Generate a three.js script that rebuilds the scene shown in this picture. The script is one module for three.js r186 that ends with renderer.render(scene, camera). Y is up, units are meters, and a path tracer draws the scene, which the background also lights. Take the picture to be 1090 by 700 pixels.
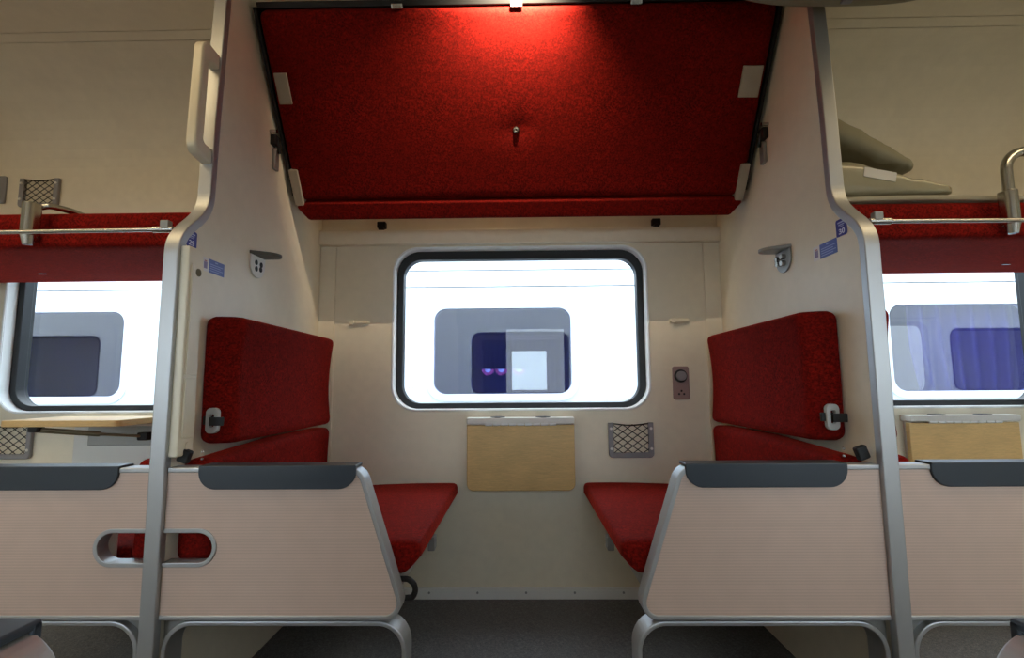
import * as THREE from 'three';
import { RoundedBoxGeometry } from 'three/addons/geometries/RoundedBoxGeometry.js';
import { mergeGeometries, mergeVertices } from 'three/addons/utils/BufferGeometryUtils.js';
import { RectAreaLightUniformsLib } from 'three/addons/lights/RectAreaLightUniformsLib.js';
import { ImprovedNoise } from 'three/addons/math/ImprovedNoise.js';

// ---------------------------------------------------------------- camera, sky, exposure
const scene = new THREE.Scene();
const camera = new THREE.PerspectiveCamera(2 * Math.atan(350 / 550.19) * 180 / Math.PI, 1090 / 700, 0.02, 200);
camera.position.set(0.0029, 0.9207, 2.3569);
camera.rotation.order = 'YXZ';
camera.rotation.set(0.1082, 0.0153, -0.007);
const renderer = new THREE.WebGLRenderer({ antialias: true });
renderer.toneMapping = THREE.LinearToneMapping;
renderer.toneMappingExposure = 0.95;
renderer.shadowMap.enabled = true;
RectAreaLightUniformsLib.init();
scene.background = new THREE.Color().setRGB(0.84, 0.93, 1.0);        // bright overcast sky
scene.backgroundIntensity = 7.0;

// aisle lamps on the ceiling of the neighbouring bays and the small downlight by the folded berth (fittings further down)
const WARM = new THREE.Color().setRGB(1.0, 0.74, 0.40);
for (const x of [-1.9, 1.9]) {
  const aisleLight = new THREE.RectAreaLight(WARM, 22, 1.6, 0.09);
  aisleLight.position.set(x, 2.318, 1.435); aisleLight.lookAt(x, 0, 1.435); scene.add(aisleLight);
}
const spot = new THREE.SpotLight(new THREE.Color().setRGB(1.0, 0.80, 0.56), 10, 0, 1.05, 0.8, 2);
spot.position.set(0.03, 2.32, 0.87); spot.target.position.set(-0.03, 2.10, 0.56);
spot.castShadow = true; spot.shadow.radius = 0.35; scene.add(spot, spot.target);

// ---------------------------------------------------------------- helpers
let seed = 7; const rnd = () => { seed = (seed * 1664525 + 1013904223) >>> 0; return seed / 4294967296; };
const perlin = new ImprovedNoise();
const taken = {};
function numbered(n) { if (!(n in taken)) { taken[n] = 0; return n; } taken[n]++; return n + '_' + String(taken[n]).padStart(3, '0'); }
function thing(name, label, category, [x, y, z] = [0, 0, 0], group) {
  const o = new THREE.Group(); o.name = numbered(name); o.position.set(x, y, z);
  o.userData = { label, category }; if (group) o.userData.group = group;
  scene.add(o); return o;
}
function structure(name, pos = [0, 0, 0]) {
  const o = new THREE.Group(); o.name = name; o.position.set(...pos); o.userData = { kind: 'structure' }; scene.add(o); return o;
}
// geometry is given in world metres; it is moved into the frame of its thing
function originOf(p) { const v = new THREE.Vector3(); for (let o = p; o && o !== scene; o = o.parent) v.add(o.position); return v; }
function part(name, geo, m, parent, label) {
  const v = originOf(parent); geo.translate(-v.x, -v.y, -v.z);
  const o = new THREE.Mesh(geo, m); o.name = name; o.castShadow = o.receiveShadow = true;
  if (label) o.userData.label = label;
  parent.add(o); return o;
}
function boxUV(g) {                                   // uv in metres, by the way each face points
  g = g.index ? g.toNonIndexed() : g; const p = g.attributes.position, n = p.count, uv = new Float32Array(n * 2);
  const a = new THREE.Vector3(), b = new THREE.Vector3(), c = new THREE.Vector3();
  for (let i = 0; i < n; i += 3) {
    a.fromBufferAttribute(p, i); b.fromBufferAttribute(p, i + 1); c.fromBufferAttribute(p, i + 2);
    const f = b.clone().sub(a).cross(c.clone().sub(a)), ax = Math.abs(f.x), ay = Math.abs(f.y), az = Math.abs(f.z);
    [a, b, c].forEach((v, k) => {
      const q = ax >= ay && ax >= az ? [v.z, v.y] : ay >= az ? [v.x, v.z] : [v.x, v.y];
      uv[(i + k) * 2] = q[0]; uv[(i + k) * 2 + 1] = q[1];
    });
  }
  g.setAttribute('uv', new THREE.BufferAttribute(uv, 2)); return g;
}
const box = (x0, x1, y0, y1, z0, z1, r = 0.002, s = 2) => {
  const g = r > 0 ? new RoundedBoxGeometry(x1 - x0, y1 - y0, z1 - z0, s, Math.min(r, (x1 - x0) / 2.01, (y1 - y0) / 2.01, (z1 - z0) / 2.01)) : new THREE.BoxGeometry(x1 - x0, y1 - y0, z1 - z0);
  g.translate((x0 + x1) / 2, (y0 + y1) / 2, (z0 + z1) / 2); return boxUV(g);
};
function rod(a, b, r, n = 12) {
  const A = new THREE.Vector3(...a), B = new THREE.Vector3(...b), d = B.clone().sub(A);
  const g = new THREE.CylinderGeometry(r, r, d.length(), n);
  g.applyQuaternion(new THREE.Quaternion().setFromUnitVectors(new THREE.Vector3(0, 1, 0), d.clone().normalize()));
  g.translate((A.x + B.x) / 2, (A.y + B.y) / 2, (A.z + B.z) / 2); return boxUV(g);
}
function tube(pts, r, seg = 40, n = 10) { return boxUV(new THREE.TubeGeometry(new THREE.CatmullRomCurve3(pts.map((q) => new THREE.Vector3(...q)), false, 'catmullrom', 0.3), seg, r, n)); }
// closed 2-D outline with each corner rounded: pts = [x, y, radius]
function rounded(pts, n = 8) {
  const out = [], N = pts.length;
  for (let i = 0; i < N; i++) {
    const P = new THREE.Vector2(pts[i][0], pts[i][1]), A = new THREE.Vector2(...pts[(i + N - 1) % N].slice(0, 2)), B = new THREE.Vector2(...pts[(i + 1) % N].slice(0, 2)), r = pts[i][2] || 0;
    if (!r) { out.push(P); continue; }
    const u = A.clone().sub(P).normalize(), v = B.clone().sub(P).normalize(), half = Math.acos(THREE.MathUtils.clamp(u.dot(v), -1, 1)) / 2, t = r / Math.tan(half);
    const c = u.clone().add(v).normalize().multiplyScalar(r / Math.sin(half)).add(P), s = u.clone().multiplyScalar(t).add(P), e = v.clone().multiplyScalar(t).add(P);
    let a0 = Math.atan2(s.y - c.y, s.x - c.x), a1 = Math.atan2(e.y - c.y, e.x - c.x);
    while (a1 - a0 > Math.PI) a1 -= 2 * Math.PI; while (a1 - a0 < -Math.PI) a1 += 2 * Math.PI;
    for (let k = 0; k <= n; k++) { const a = a0 + (a1 - a0) * k / n; out.push(new THREE.Vector2(c.x + r * Math.cos(a), c.y + r * Math.sin(a))); }
  }
  return out;
}
const rrect = (x0, x1, y0, y1, r, n = 8) => rounded([[x0, y0, r], [x1, y0, r], [x1, y1, r], [x0, y1, r]], n);
function inset(pts, d) {                              // shrink a closed outline by d
  const ccw = THREE.ShapeUtils.area(pts) > 0 ? 1 : -1, N = pts.length;
  return pts.map((p, i) => {
    const a = pts[(i + N - 1) % N], b = pts[(i + 1) % N], e1 = p.clone().sub(a).normalize(), e2 = b.clone().sub(p).normalize();
    if (e1.lengthSq() < 0.5) e1.copy(e2); if (e2.lengthSq() < 0.5) e2.copy(e1);
    const n1 = new THREE.Vector2(-e1.y, e1.x), n2 = new THREE.Vector2(-e2.y, e2.x), m = n1.clone().add(n2).normalize();
    return p.clone().addScaledVector(m, ccw * d / Math.max(0.4, m.dot(n1)));
  });
}
// extrude an outline lying in x-y between z0 and z1
function exXY(pts, z0, z1, holes = [], bevel = 0, seg = 2) {
  const s = new THREE.Shape(pts.map((p) => p.clone())); holes.forEach((h) => s.holes.push(new THREE.Path(h.map((p) => p.clone()))));
  const g = new THREE.ExtrudeGeometry(s, { depth: z1 - z0 - 2 * bevel, bevelEnabled: bevel > 0, bevelThickness: bevel, bevelSize: bevel, bevelOffset: -bevel, bevelSegments: seg, steps: 1, curveSegments: 6 });
  g.translate(0, 0, z0 + bevel); return boxUV(g);
}
// extrude an outline lying in z-y (first number z) between x0 and x1
function exZY(pts, x0, x1, holes = [], bevel = 0, seg = 2) {
  const g = exXY(pts, 0, x1 - x0, holes, bevel, seg);
  g.applyMatrix4(new THREE.Matrix4().makeBasis(new THREE.Vector3(0, 0, 1), new THREE.Vector3(0, 1, 0), new THREE.Vector3(-1, 0, 0)));
  g.translate(x1, 0, 0); return boxUV(g);
}
// extrude an outline lying in x-z (first number x) between y0 and y1
function exXZ(pts, y0, y1, holes = [], bevel = 0, seg = 2) {
  const g = exXY(pts.map((p) => new THREE.Vector2(p.x, -p.y)), 0, y1 - y0, holes.map((h) => h.map((p) => new THREE.Vector2(p.x, -p.y))), bevel, seg);
  g.rotateX(-Math.PI / 2); g.translate(0, y0, 0); return boxUV(g);
}
// padded block: corners rounded by r, then bent by fn(v)
function padded(w, h, d, r, nx, ny, nz, fn) {
  let g = new THREE.BoxGeometry(2, 2, 2, nx, ny, nz); g.deleteAttribute('uv'); g.deleteAttribute('normal'); g = mergeVertices(g, 1e-5);
  const p = g.attributes.position, v = new THREE.Vector3(), c = new THREE.Vector3();
  for (let i = 0; i < p.count; i++) {
    v.fromBufferAttribute(p, i); v.set(Math.sin(v.x * Math.PI / 2) * w / 2, Math.sin(v.y * Math.PI / 2) * h / 2, Math.sin(v.z * Math.PI / 2) * d / 2);
    c.set(THREE.MathUtils.clamp(v.x, -w / 2 + r, w / 2 - r), THREE.MathUtils.clamp(v.y, -h / 2 + r, h / 2 - r), THREE.MathUtils.clamp(v.z, -d / 2 + r, d / 2 - r));
    const q = v.clone().sub(c); if (q.lengthSq() > 0) v.copy(c).add(q.multiplyScalar(r / Math.max(q.length(), 1e-9) * Math.min(1, q.length() / (0.35 * r))));
    if (fn) fn(v); p.setXYZ(i, v.x, v.y, v.z);
  }
  g.computeVertexNormals(); return boxUV(g);
}
const merge = (a) => mergeGeometries(a.map((g) => g.index ? g.toNonIndexed() : g));

// ---------------------------------------------------------------- textures and materials
function tex(n, fn, repeat, color = true) {
  const d = new Uint8Array(n * n * 4);
  for (let y = 0; y < n; y++) for (let x = 0; x < n; x++) {
    const c = fn(x / n, y / n, x, y), i = (y * n + x) * 4; d[i] = Math.max(0, Math.min(255, c[0])); d[i + 1] = Math.max(0, Math.min(255, c[1])); d[i + 2] = Math.max(0, Math.min(255, c[2])); d[i + 3] = 255;
  }
  const t = new THREE.DataTexture(d, n, n); t.magFilter = THREE.LinearFilter; t.minFilter = THREE.LinearMipmapLinearFilter; t.generateMipmaps = true;
  t.wrapS = t.wrapT = THREE.RepeatWrapping; t.repeat.set(repeat, repeat); if (color) t.colorSpace = THREE.SRGBColorSpace; t.needsUpdate = true; return t;
}
// noise that repeats over the tile
function tile(u, v, f, z) {
  const a = perlin.noise(u * f, v * f, z), b = perlin.noise((u - 1) * f, v * f, z), c = perlin.noise(u * f, (v - 1) * f, z), d = perlin.noise((u - 1) * f, (v - 1) * f, z);
  return (a * (1 - u) + b * u) * (1 - v) + (c * (1 - u) + d * u) * v;
}
function fabricTex(r, g, b, amount) {
  return tex(512, (u, v) => {
    const k = 1 + amount * (0.75 * tile(u, v, 46, 1.3) + 0.6 * tile(u, v, 90, 4.1) + 0.3 * tile(u, v, 14, 8.7) + 0.35 * (rnd() - 0.5));
    return [r * k, g * k, b * k];
  }, 3.2);
}
const bumpFabric = tex(256, (u, v) => { const k = 128 + 90 * tile(u, v, 60, 2.2) + 60 * (rnd() - 0.5); return [k, k, k]; }, 6, false);
const speck = tex(512, (u, v) => {
  const w = rnd(), k = 1 + 0.25 * tile(u, v, 40, 3.3);
  return w > 0.93 ? [165 * k, 162 * k, 158 * k] : w > 0.86 ? [122 * k, 108 * k, 98 * k] : w < 0.15 ? [60 * k, 65 * k, 70 * k] : [97 * k, 99 * k, 102 * k];
}, 2.6);
const lines = tex(512, (u, v, x, y) => {
  const row = perlin.noise(3.7, y * 0.9, 0.5), k = 1 + 0.028 * Math.sin(v * Math.PI * 2 * 46) + 0.03 * row + 0.03 * tile(u, v, 6, 1.1) + 0.03 * (rnd() - 0.5);
  return [208 * k, 183 * k, 168 * k * (1 + 0.015 * row)];
}, 3.1);
const grain = tex(512, (u, v) => {
  const k = 1 + 0.06 * tile(u, v, 5, 2.1) + 0.05 * perlin.noise(u * 9, v * 150, 0.7) * (u < 0.96 ? 1 : 0.4) + 0.05 * perlin.noise(u * 30, v * 240, 3.7) + 0.03 * (rnd() - 0.5);
  return [217 * k, 182 * k, 122 * k];
}, 2);
const plaster = tex(512, (u, v) => {
  const k = 1 + 0.02 * tile(u, v, 6, 5.5) + 0.02 * tile(u, v, 30, 1.5) + 0.015 * (rnd() - 0.5);
  return [236 * k, 227 * k, 205 * k];
}, 1.1);
const std = (o) => new THREE.MeshStandardMaterial(o);
const M = {
  cream: std({ map: plaster, roughness: 0.5 }),
  board: std({ map: plaster, roughness: 0.38 }),
  latch: std({ color: 0xb5ab98, roughness: 0.4 }),
  plastic: std({ color: 0xe9e0c8, roughness: 0.35 }),
  frame: std({ color: 0xf4f6f7, roughness: 0.3 }),
  whitePlastic: std({ color: 0xe4e2dc, roughness: 0.35 }),
  red: new THREE.MeshPhysicalMaterial({ map: fabricTex(115, 21, 15, 0.55), roughness: 0.85, specularIntensity: 0.12, bumpMap: bumpFabric, bumpScale: 0.0012, sheen: 1.0, sheenRoughness: 0.4, sheenColor: new THREE.Color().setRGB(1.0, 0.08, 0.04) }),
  aluminium: std({ color: 0xbabdc0, metalness: 0.78, roughness: 0.46 }),
  steel: std({ color: 0xbfc0bd, metalness: 1, roughness: 0.24 }),
  greyMetal: std({ color: 0x9b9b98, metalness: 0.6, roughness: 0.42 }),
  laminate: std({ map: lines, roughness: 0.48 }),
  cap: std({ color: 0x363f49, roughness: 0.38 }),
  black: std({ color: 0x131416, roughness: 0.6 }),
  rubber: std({ color: 0x0d0f12, roughness: 0.45 }),
  floor: std({ map: speck, roughness: 0.75 }),
  wood: std({ map: grain, roughness: 0.42 }),
  greyPlastic: std({ color: 0x8d8c8f, roughness: 0.5 }),
  mauve: std({ color: 0x9c8380, roughness: 0.45 }),
  cord: std({ color: 0x23211f, roughness: 0.8 }),
  pane: new THREE.MeshPhysicalMaterial({ color: 0xf4fbff, transmission: 1, roughness: 0.0, thickness: 0, ior: 1.45 }),
  tinted: new THREE.MeshPhysicalMaterial({ color: 0xaeb3e8, transmission: 1, roughness: 0.0, thickness: 0, ior: 2.0, specularColor: new THREE.Color().setRGB(0.66, 0.70, 1.0) }),
  carWhite: std({ color: 0xf1f3f5, roughness: 0.35 }),
  carPaint: std({ color: 0xcfd5db, roughness: 0.45 }),
  groove: std({ color: 0xc4c9ce, roughness: 0.6 }),
  gravel: std({ color: 0x8b857c, roughness: 0.95 }),
  dark: std({ color: 0x24262e, roughness: 0.8 }),
  bedding: std({ color: 0x8f8a72, roughness: 0.6 }),
  plasticWrap: new THREE.MeshPhysicalMaterial({ color: 0x9c967d, roughness: 0.28, clearcoat: 0.6, clearcoatRoughness: 0.15 }),
  sheet: std({ color: 0xa79f88, roughness: 0.8 }),
  lampGlow: std({ color: 0xfff4e0, emissive: WARM, emissiveIntensity: 1.2, roughness: 0.4 }),
};

// ---------------------------------------------------------------- dimensions of the carriage
const HW = 0.925, TP = 0.035, DEPTH = 2.87, XE = 6.6;        // half bay width, partition thickness, inner width of the car, end of the built length
const WIN = [0.004, -1.82, 1.82, -3.71, 3.71, -5.57, 5.57].map((x) => [x]);            // centres of the windows along the wall
const COVE = { z: 0.45, y: 1.93, r: 0.45 };

// ---------------------------------------------------------------- shell of the carriage
const floor = structure('floor');
part('floor_covering', box(-XE, XE, -0.03, 0, -0.02, DEPTH + 0.02, 0), M.floor, floor);
part('underframe', box(-XE, XE, -0.9, -0.03, -0.099, DEPTH + 0.099, 0), M.dark, floor);
function sideWall(name, flip) {                       // flip: the far side of the aisle, mirrored in depth
  const w = structure(name);
  const Z = (z) => flip ? DEPTH - z : z, zz = (a, b) => flip ? [Z(b), Z(a)] : [a, b];
  const holes = WIN.map(([cx]) => rrect(cx - 0.5845, cx + 0.5845, 0.8125, 1.5585, 0.112));
  part('wall_panel', exXY([[-XE, 0], [XE, 0], [XE, COVE.y], [-XE, COVE.y]].map((p) => new THREE.Vector2(...p)), ...zz(-0.02, 0), holes), M.cream, w);
  const L = 6.65, oh = [];
  for (const cx of [...WIN.map((q) => q[0])]) oh.push(rrect(cx - 0.573, cx + 0.573, 0.82, 1.545, 0.105));
  part('outer_skin', exXY([[-L, -0.9], [L, -0.9], [L, 2.65], [-L, 2.65]].map((p) => new THREE.Vector2(...p)), ...zz(-0.115, -0.1), oh), M.carWhite, w);
  return w;
}
sideWall('wall_front', false);
sideWall('wall_back', true);
const ends = [['wall_left_end', -1], ['wall_right_end', 1]];
for (const [n, s] of ends) { const w = structure(n); part('end_panel', box(s > 0 ? XE : -XE - 0.05, s > 0 ? XE + 0.05 : -XE, -0.03, 2.6, -0.099, DEPTH + 0.099, 0), M.cream, w); }
const ceiling = structure('ceiling');
function arc(t0, t1, z = COVE.z, r = COVE.r, n = 14) { const o = []; for (let i = 0; i <= n; i++) { const a = (t0 + (t1 - t0) * i / n) * Math.PI / 180; o.push(new THREE.Vector2(z - r * Math.cos(a), COVE.y + r * Math.sin(a))); } return o; }
for (const flip of [false, true]) {
  const F = (pts) => flip ? pts.map((p) => new THREE.Vector2(DEPTH - p.x, p.y)).reverse() : pts;
  const band = (a, b) => F([...arc(a, b), ...arc(a, b, COVE.z, COVE.r + 0.012).reverse()]);
  part('cove_panel', exZY(band(0, 77.2), -XE, XE), M.cream, ceiling);
  part('cove_strip', exZY(band(77.8, 83.6), -XE, XE), M.cream, ceiling);
  const e = arc(84.2, 90), o = arc(84.2, 90, COVE.z, COVE.r + 0.012);
  part('ceiling_panel', exZY(F([...e, new THREE.Vector2(DEPTH / 2 - 0.002, 2.38), new THREE.Vector2(DEPTH / 2 - 0.002, 2.392), ...o.reverse()]), -XE, XE), M.cream, ceiling);
  part('roof_lining', exZY(F([...arc(-4, 90, COVE.z, COVE.r + 0.03), new THREE.Vector2(DEPTH / 2, 2.41), new THREE.Vector2(DEPTH / 2, 2.66), new THREE.Vector2(-0.1145, 2.66), new THREE.Vector2(-0.1145, 2.63), new THREE.Vector2(-0.099, 1.9)]), -XE, XE), M.dark, ceiling);
}

// windows: white frame, black gasket, pane
function window_(n, cx, flip) {
  const w = structure('window_' + n, [cx, 0.806, flip ? DEPTH : 0]);
  const zz = (a, b) => flip ? [DEPTH - b, DEPTH - a] : [a, b];
  const R = (x, y0, y1, r) => rrect(cx - x, cx + x, y0, y1, r, 12);
  const hole = R(0.580, 0.8155, 1.556, 0.108);
  part('window_frame', merge([exXY(R(0.589, 0.806, 1.565, 0.116), ...zz(0.0005, 0.007), [hole], 0.003), exXY(R(0.584, 0.813, 1.558, 0.112), ...zz(-0.05, 0.0005), [hole])]), M.frame, w);
  part('gasket', exXY(R(0.584, 0.813, 1.558, 0.11), ...zz(-0.098, -0.05), [R(0.55, 0.840, 1.517, 0.085)], 0.003), M.rubber, w);
  part('outer_gasket', exXY(R(0.5725, 0.8205, 1.5445, 0.104), ...zz(-0.118, -0.099), [R(0.556, 0.834, 1.526, 0.09)]), M.rubber, w);
  const g = new THREE.ShapeGeometry(new THREE.Shape(R(0.558, 0.832, 1.528, 0.09))); g.translate(0, 0, flip ? DEPTH + 0.0985 : -0.0985);
  part('pane', g, M.pane, w);
}
WIN.forEach(([cx], i) => window_(i + 1, cx, false));
WIN.forEach(([cx], i) => window_(i + 1 + WIN.length, cx, true));

// beam, corner strips and skirting of the middle bay and its neighbours
[[0, 1], [-(2 * HW + TP), 2], [2 * HW + TP, 3]].forEach(([cx, n]) => {
  const t = structure('trim_' + n, [cx, 1.57, 0]);
  if (n === 1) part('cross_beam', box(cx - HW, cx + HW, 1.572, 1.64, 0, 0.035, 0.004), M.cream, t);
  for (const s of [-1, 1]) part('corner_strip', box(cx + s * 0.888 - 0.037, cx + s * 0.888 + 0.037, 0.05, 1.571, 0, 0.01, 0.003), M.cream, t);
  const b = structure(n === 1 ? 'baseboard_front' : n === 2 ? 'baseboard_left' : 'baseboard_right', [cx, 0, 0]);
  part('skirting', box(cx - HW, cx + HW, 0.001, 0.047, 0, 0.014, 0.003), M.whitePlastic, b);
  for (let k = -4; k <= 4; k++) part('screw', (() => { const g = new THREE.CylinderGeometry(0.005, 0.005, 0.003, 10); g.rotateX(Math.PI / 2); g.translate(cx + k * 0.21 + 0.02, 0.03, 0.0152); return g; })(), M.greyMetal, b);
});
for (const s of [-1, 1]) {
  const c = thing('berth_rest_clip', s < 0 ? 'small dark clip above the cross beam, nearer the grab handle' : 'small dark clip above the cross beam, above the mauve control plate', 'clip', [s * 0.638, 1.652, 0.01], 'clips above the cross beam');
  part('clip_block', box(s * 0.638 - 0.02, s * 0.638 + 0.02, 1.652, 1.682, 0.001, 0.03, 0.004), M.black, c);
  part('clip_tongue', box(s * 0.638 - 0.012, s * 0.638 + 0.012, 1.642, 1.655, 0.008, 0.036, 0.003), M.black, c);
}

// ---------------------------------------------------------------- partitions with their aluminium edge
function frontEdge() {
  const c = new THREE.CurvePath();
  const pts = [[1.0, 0], [1.0, 1.275]], a = [[1.0, 1.275], [1.0, 1.325], [0.985, 1.35], [0.94, 1.39]], b = [[0.94, 1.39], [0.895, 1.43], [0.872, 1.455], [0.872, 1.51]];
  const out = pts.map((p) => new THREE.Vector2(...p));
  for (const k of [a, b]) { const q = new THREE.CubicBezierCurve(...k.map((p) => new THREE.Vector2(...p))); for (let i = 1; i <= 14; i++) out.push(q.getPoint(i / 14)); }
  out.push(new THREE.Vector2(0.866, 1.75), new THREE.Vector2(0.848, 2.1), new THREE.Vector2(0.838, 2.376));
  return out;
}
function offsetOpen(pts, d) {
  return pts.map((p, i) => { const a = pts[Math.max(0, i - 1)], b = pts[Math.min(pts.length - 1, i + 1)], e = b.clone().sub(a).normalize(); return new THREE.Vector2(p.x - e.y * d, p.y + e.x * d); });
}
function partition(name, x0, flip) {
  const w = structure(name, [x0 + TP / 2, 0, flip ? DEPTH : 0]);
  const F = (pts) => flip ? pts.map((p) => new THREE.Vector2(DEPTH - p.x, p.y)).reverse() : pts;
  const edge = frontEdge(), inner = offsetOpen(edge, 0.022), lap = offsetOpen(edge, 0.026);
  const slot = name === 'wall_left' ? [F(rrect(0.62, 0.63, 0.2, 0.21, 0.002))] : [];
  const cove = arc(0, 88, COVE.z, COVE.r - 0.001).reverse();
  part('partition_board', exZY(F([...inner, ...cove, new THREE.Vector2(0.0005, 0.0)]), x0, x0 + TP), M.board, w);
  part('edge_profile', exZY(F([...edge, ...lap.slice().reverse()]), x0 - 0.003, x0 + TP + 0.003, [], 0.003, 3), M.aluminium, w, 'brushed aluminium edge profile');
  return w;
}
partition('wall_left', -HW - TP, false);
partition('wall_right', HW, false);
partition('wall_left_back', -HW - TP, true);
partition('wall_right_back', HW, true);
for (const [n, k] of [['second', 1], ['third', 2]]) for (const flip of [false, true]) for (const s of [-1, 1])
  partition('wall_' + (s < 0 ? 'left_' : 'right_') + (flip ? 'back_' : '') + n, (s < 0 ? -HW - TP : HW) + s * k * (2 * HW + TP), flip);

// ---------------------------------------------------------------- bench end panels towards the aisle
// xf: face of the partition, d: +1 or -1 away from it; half slot where a hand hole is cut
function endPanel(xf, d, slot, label, group) {
  const t = thing('bench_end_panel', label, 'bench panel', [xf + d * 0.32, 0, 0.97], group);
  const V = (u, y, r) => [xf + d * u, y, r], zf = 0.986;
  const pill = slot ? [V(0.001, 0.463), V(0.095, 0.463)] : [];
  let pts = rounded([V(0.004, 0.333), V(0.638, 0.333, 0.042), V(0.512, 0.712, 0.05), V(0.004, 0.712)], 10);
  if (slot) {
    const c = [xf + d * 0.0955, 0.5105], a = [];
    for (let k = 0; k <= 16; k++) { const q = Math.PI / 2 - Math.PI * k / 16; a.push(new THREE.Vector2(c[0] + d * 0.0475 * Math.cos(q), c[1] + 0.0475 * Math.sin(q))); }
    pts = [...pts, new THREE.Vector2(xf + d * 0.004, 0.558), ...a, new THREE.Vector2(xf + d * 0.004, 0.463)];
    const ring = [new THREE.Vector2(xf + d * 0.004, 0.558), ...a, new THREE.Vector2(xf + d * 0.004, 0.463)];
    const inn = []; for (let k = 16; k >= 0; k--) { const q = Math.PI / 2 - Math.PI * k / 16; inn.push(new THREE.Vector2(c[0] + d * 0.037 * Math.cos(q), c[1] + 0.037 * Math.sin(q))); }
    part('slot_rim', exXY([...ring, new THREE.Vector2(xf + d * 0.004, 0.4735), ...inn, new THREE.Vector2(xf + d * 0.004, 0.5475)], 0.950, zf + 0.004, [], 0.0015), M.aluminium, t, 'aluminium rim of the hand slot');
  }
  const outline = pts, core = inset(pts, 0.011);
  const U = (a, b, c, d_, r1, r2) => rounded([V(0.004, a), V(b, a, r1), V(c, d_, r2), V(0.004, d_)], 10);
  part('edge_trim', exXY([...U(0.333, 0.638, 0.512, 0.712, 0.042, 0.05), ...U(0.3455, 0.6215, 0.5025, 0.6995, 0.030, 0.038).reverse()], 0.938, zf + 0.003, [], 0.003, 3), M.aluminium, t, 'aluminium edge trim');
  // laminate sheet, cut where the slot is
  const sheet = rounded([V(0.004, 0.344), V(0.622, 0.344, 0.032), V(0.506, 0.7, 0.04), V(0.004, 0.7)], 10);
  const cut = slot ? [...sheet, ...outline.slice(-19).map((p) => p.clone())] : sheet;
  part('laminate_sheet', exXY(cut, 0.957, zf), M.laminate, t, 'pinkish laminate with fine horizontal lines');
  const shell = rounded([V(0.145, 0.347, 0.02), V(0.620, 0.347, 0.03), V(0.501, 0.698, 0.036), V(0.145, 0.698, 0.02)], 10);
  part('inner_shell', exXY(shell, 0.895, 0.955, [], 0.01, 4), M.plastic, t, 'cream moulded inner side');
  // dark armrest cap: front plate and top plate
  const cap = part('armrest_cap', merge([
    exXY(rounded([V(0.088, 0.714), V(0.088, 0.657, 0.045), V(0.5, 0.657, 0.045), V(0.5, 0.714)], 10), zf - 0.002, zf + 0.008, [], 0.002),
    box(Math.min(xf + d * 0.088, xf + d * 0.5), Math.max(xf + d * 0.088, xf + d * 0.5), 0.709, 0.7175, 0.936, zf + 0.008, 0.003)]), M.cap, t, 'dark slate armrest cap');
  // aluminium leg arch
  const outer = rounded([V(0.012, 0.0), V(0.012, 0.330, 0.075), V(0.636, 0.330, 0.075), V(0.636, 0.0)], 12);
  const innr = rounded([V(0.024, 0.0), V(0.024, 0.318, 0.063), V(0.624, 0.318, 0.063), V(0.624, 0.0)], 12);
  part('leg_arch', exXY([...outer, ...innr.slice().reverse()], 0.915, 0.985, [], 0.003), M.aluminium, t, 'bent aluminium leg arch');
  part('leg_gusset', exXY([...outer.slice(1, 14).map((p) => p.clone()), new THREE.Vector2(xf + d * 0.006, 0.331), new THREE.Vector2(xf + d * 0.006, 0.255)], 0.94, 0.965), M.greyMetal, t);
  return t;
}
const XN = HW + TP;
endPanel(-HW, 1, true, 'bench end panel with half a hand slot, below sticker 29', 'bench end panels along the aisle');
endPanel(HW, -1, false, 'bench end panel without a hand slot, below sticker 30', 'bench end panels along the aisle');
endPanel(-XN, -1, true, 'bench end panel with half a hand slot, below the opened table', 'bench end panels along the aisle');
endPanel(XN, 1, false, 'bench end panel in front of the bay with the bedding', 'bench end panels along the aisle');
// across the aisle: the same panels turned round; only their inner top corners show
for (const [xf, d, label] of [[-HW, 1, 'cream inner side of end panel across the aisle, facing the slotted panel'], [HW, -1, 'cream inner side of end panel across the aisle, facing an unslotted panel']]) {
  const t = endPanel(-xf, -d, false, label, 'bench end panels across the aisle');
  t.rotation.y = Math.PI; t.position.set(-t.position.x, 0, DEPTH - t.position.z);
}

// ---------------------------------------------------------------- benches: seat cushion and two back cushions
function seat(s, label, cx = 0, group = 'benches of the middle bay') {
  const t = thing('bench', label, 'bench', [s * 0.6, 0.36, 0.46], group);
  const g = padded(0.535, 0.085, 0.872, 0.02, 18, 10, 30, (v) => {
    const u = v.x / 0.2675;                                   // +1 = front edge
    v.y += 0.006 * (1 - u * u) - (v.y < 0 ? 0.004 : 0);
    if (v.y < 0) v.x -= 0.035 * Math.max(0, u) * (-v.y / 0.04);
    v.y += 0.008 * u;
  });
  g.translate(-0.5425, 0.4465, 0.456); const gm = s < 0 ? g : mirrorX(g);
  part('seat_cushion', gm, M.red, t);
  const X = (a, b) => s < 0 ? [a, b] : [-b, -a];
  part('seat_board', box(...X(-0.915, -0.335), 0.388, 0.404, 0.03, 0.885, 0.003), M.greyMetal, t);
  part('support_bracket', box(...X(-0.315, -0.292), 0.365, 0.41, 0.50, 0.545, 0.003), M.greyMetal, t, 'grey support bracket');
  part('support_rail', box(...X(-0.36, -0.335), 0.36, 0.39, 0.02, 0.89, 0.003), M.greyMetal, t);
  if (s < 0 && !cx) part('webbing_end', tube([[-0.345, 0.392, 0.87], [-0.31, 0.394, 0.878], [-0.293, 0.382, 0.88], [-0.289, 0.365, 0.88], [-0.297, 0.348, 0.88], [-0.33, 0.345, 0.88]], 0.008, 30, 8), M.black, t, 'black webbing end');
  t.position.x += cx;
}
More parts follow.
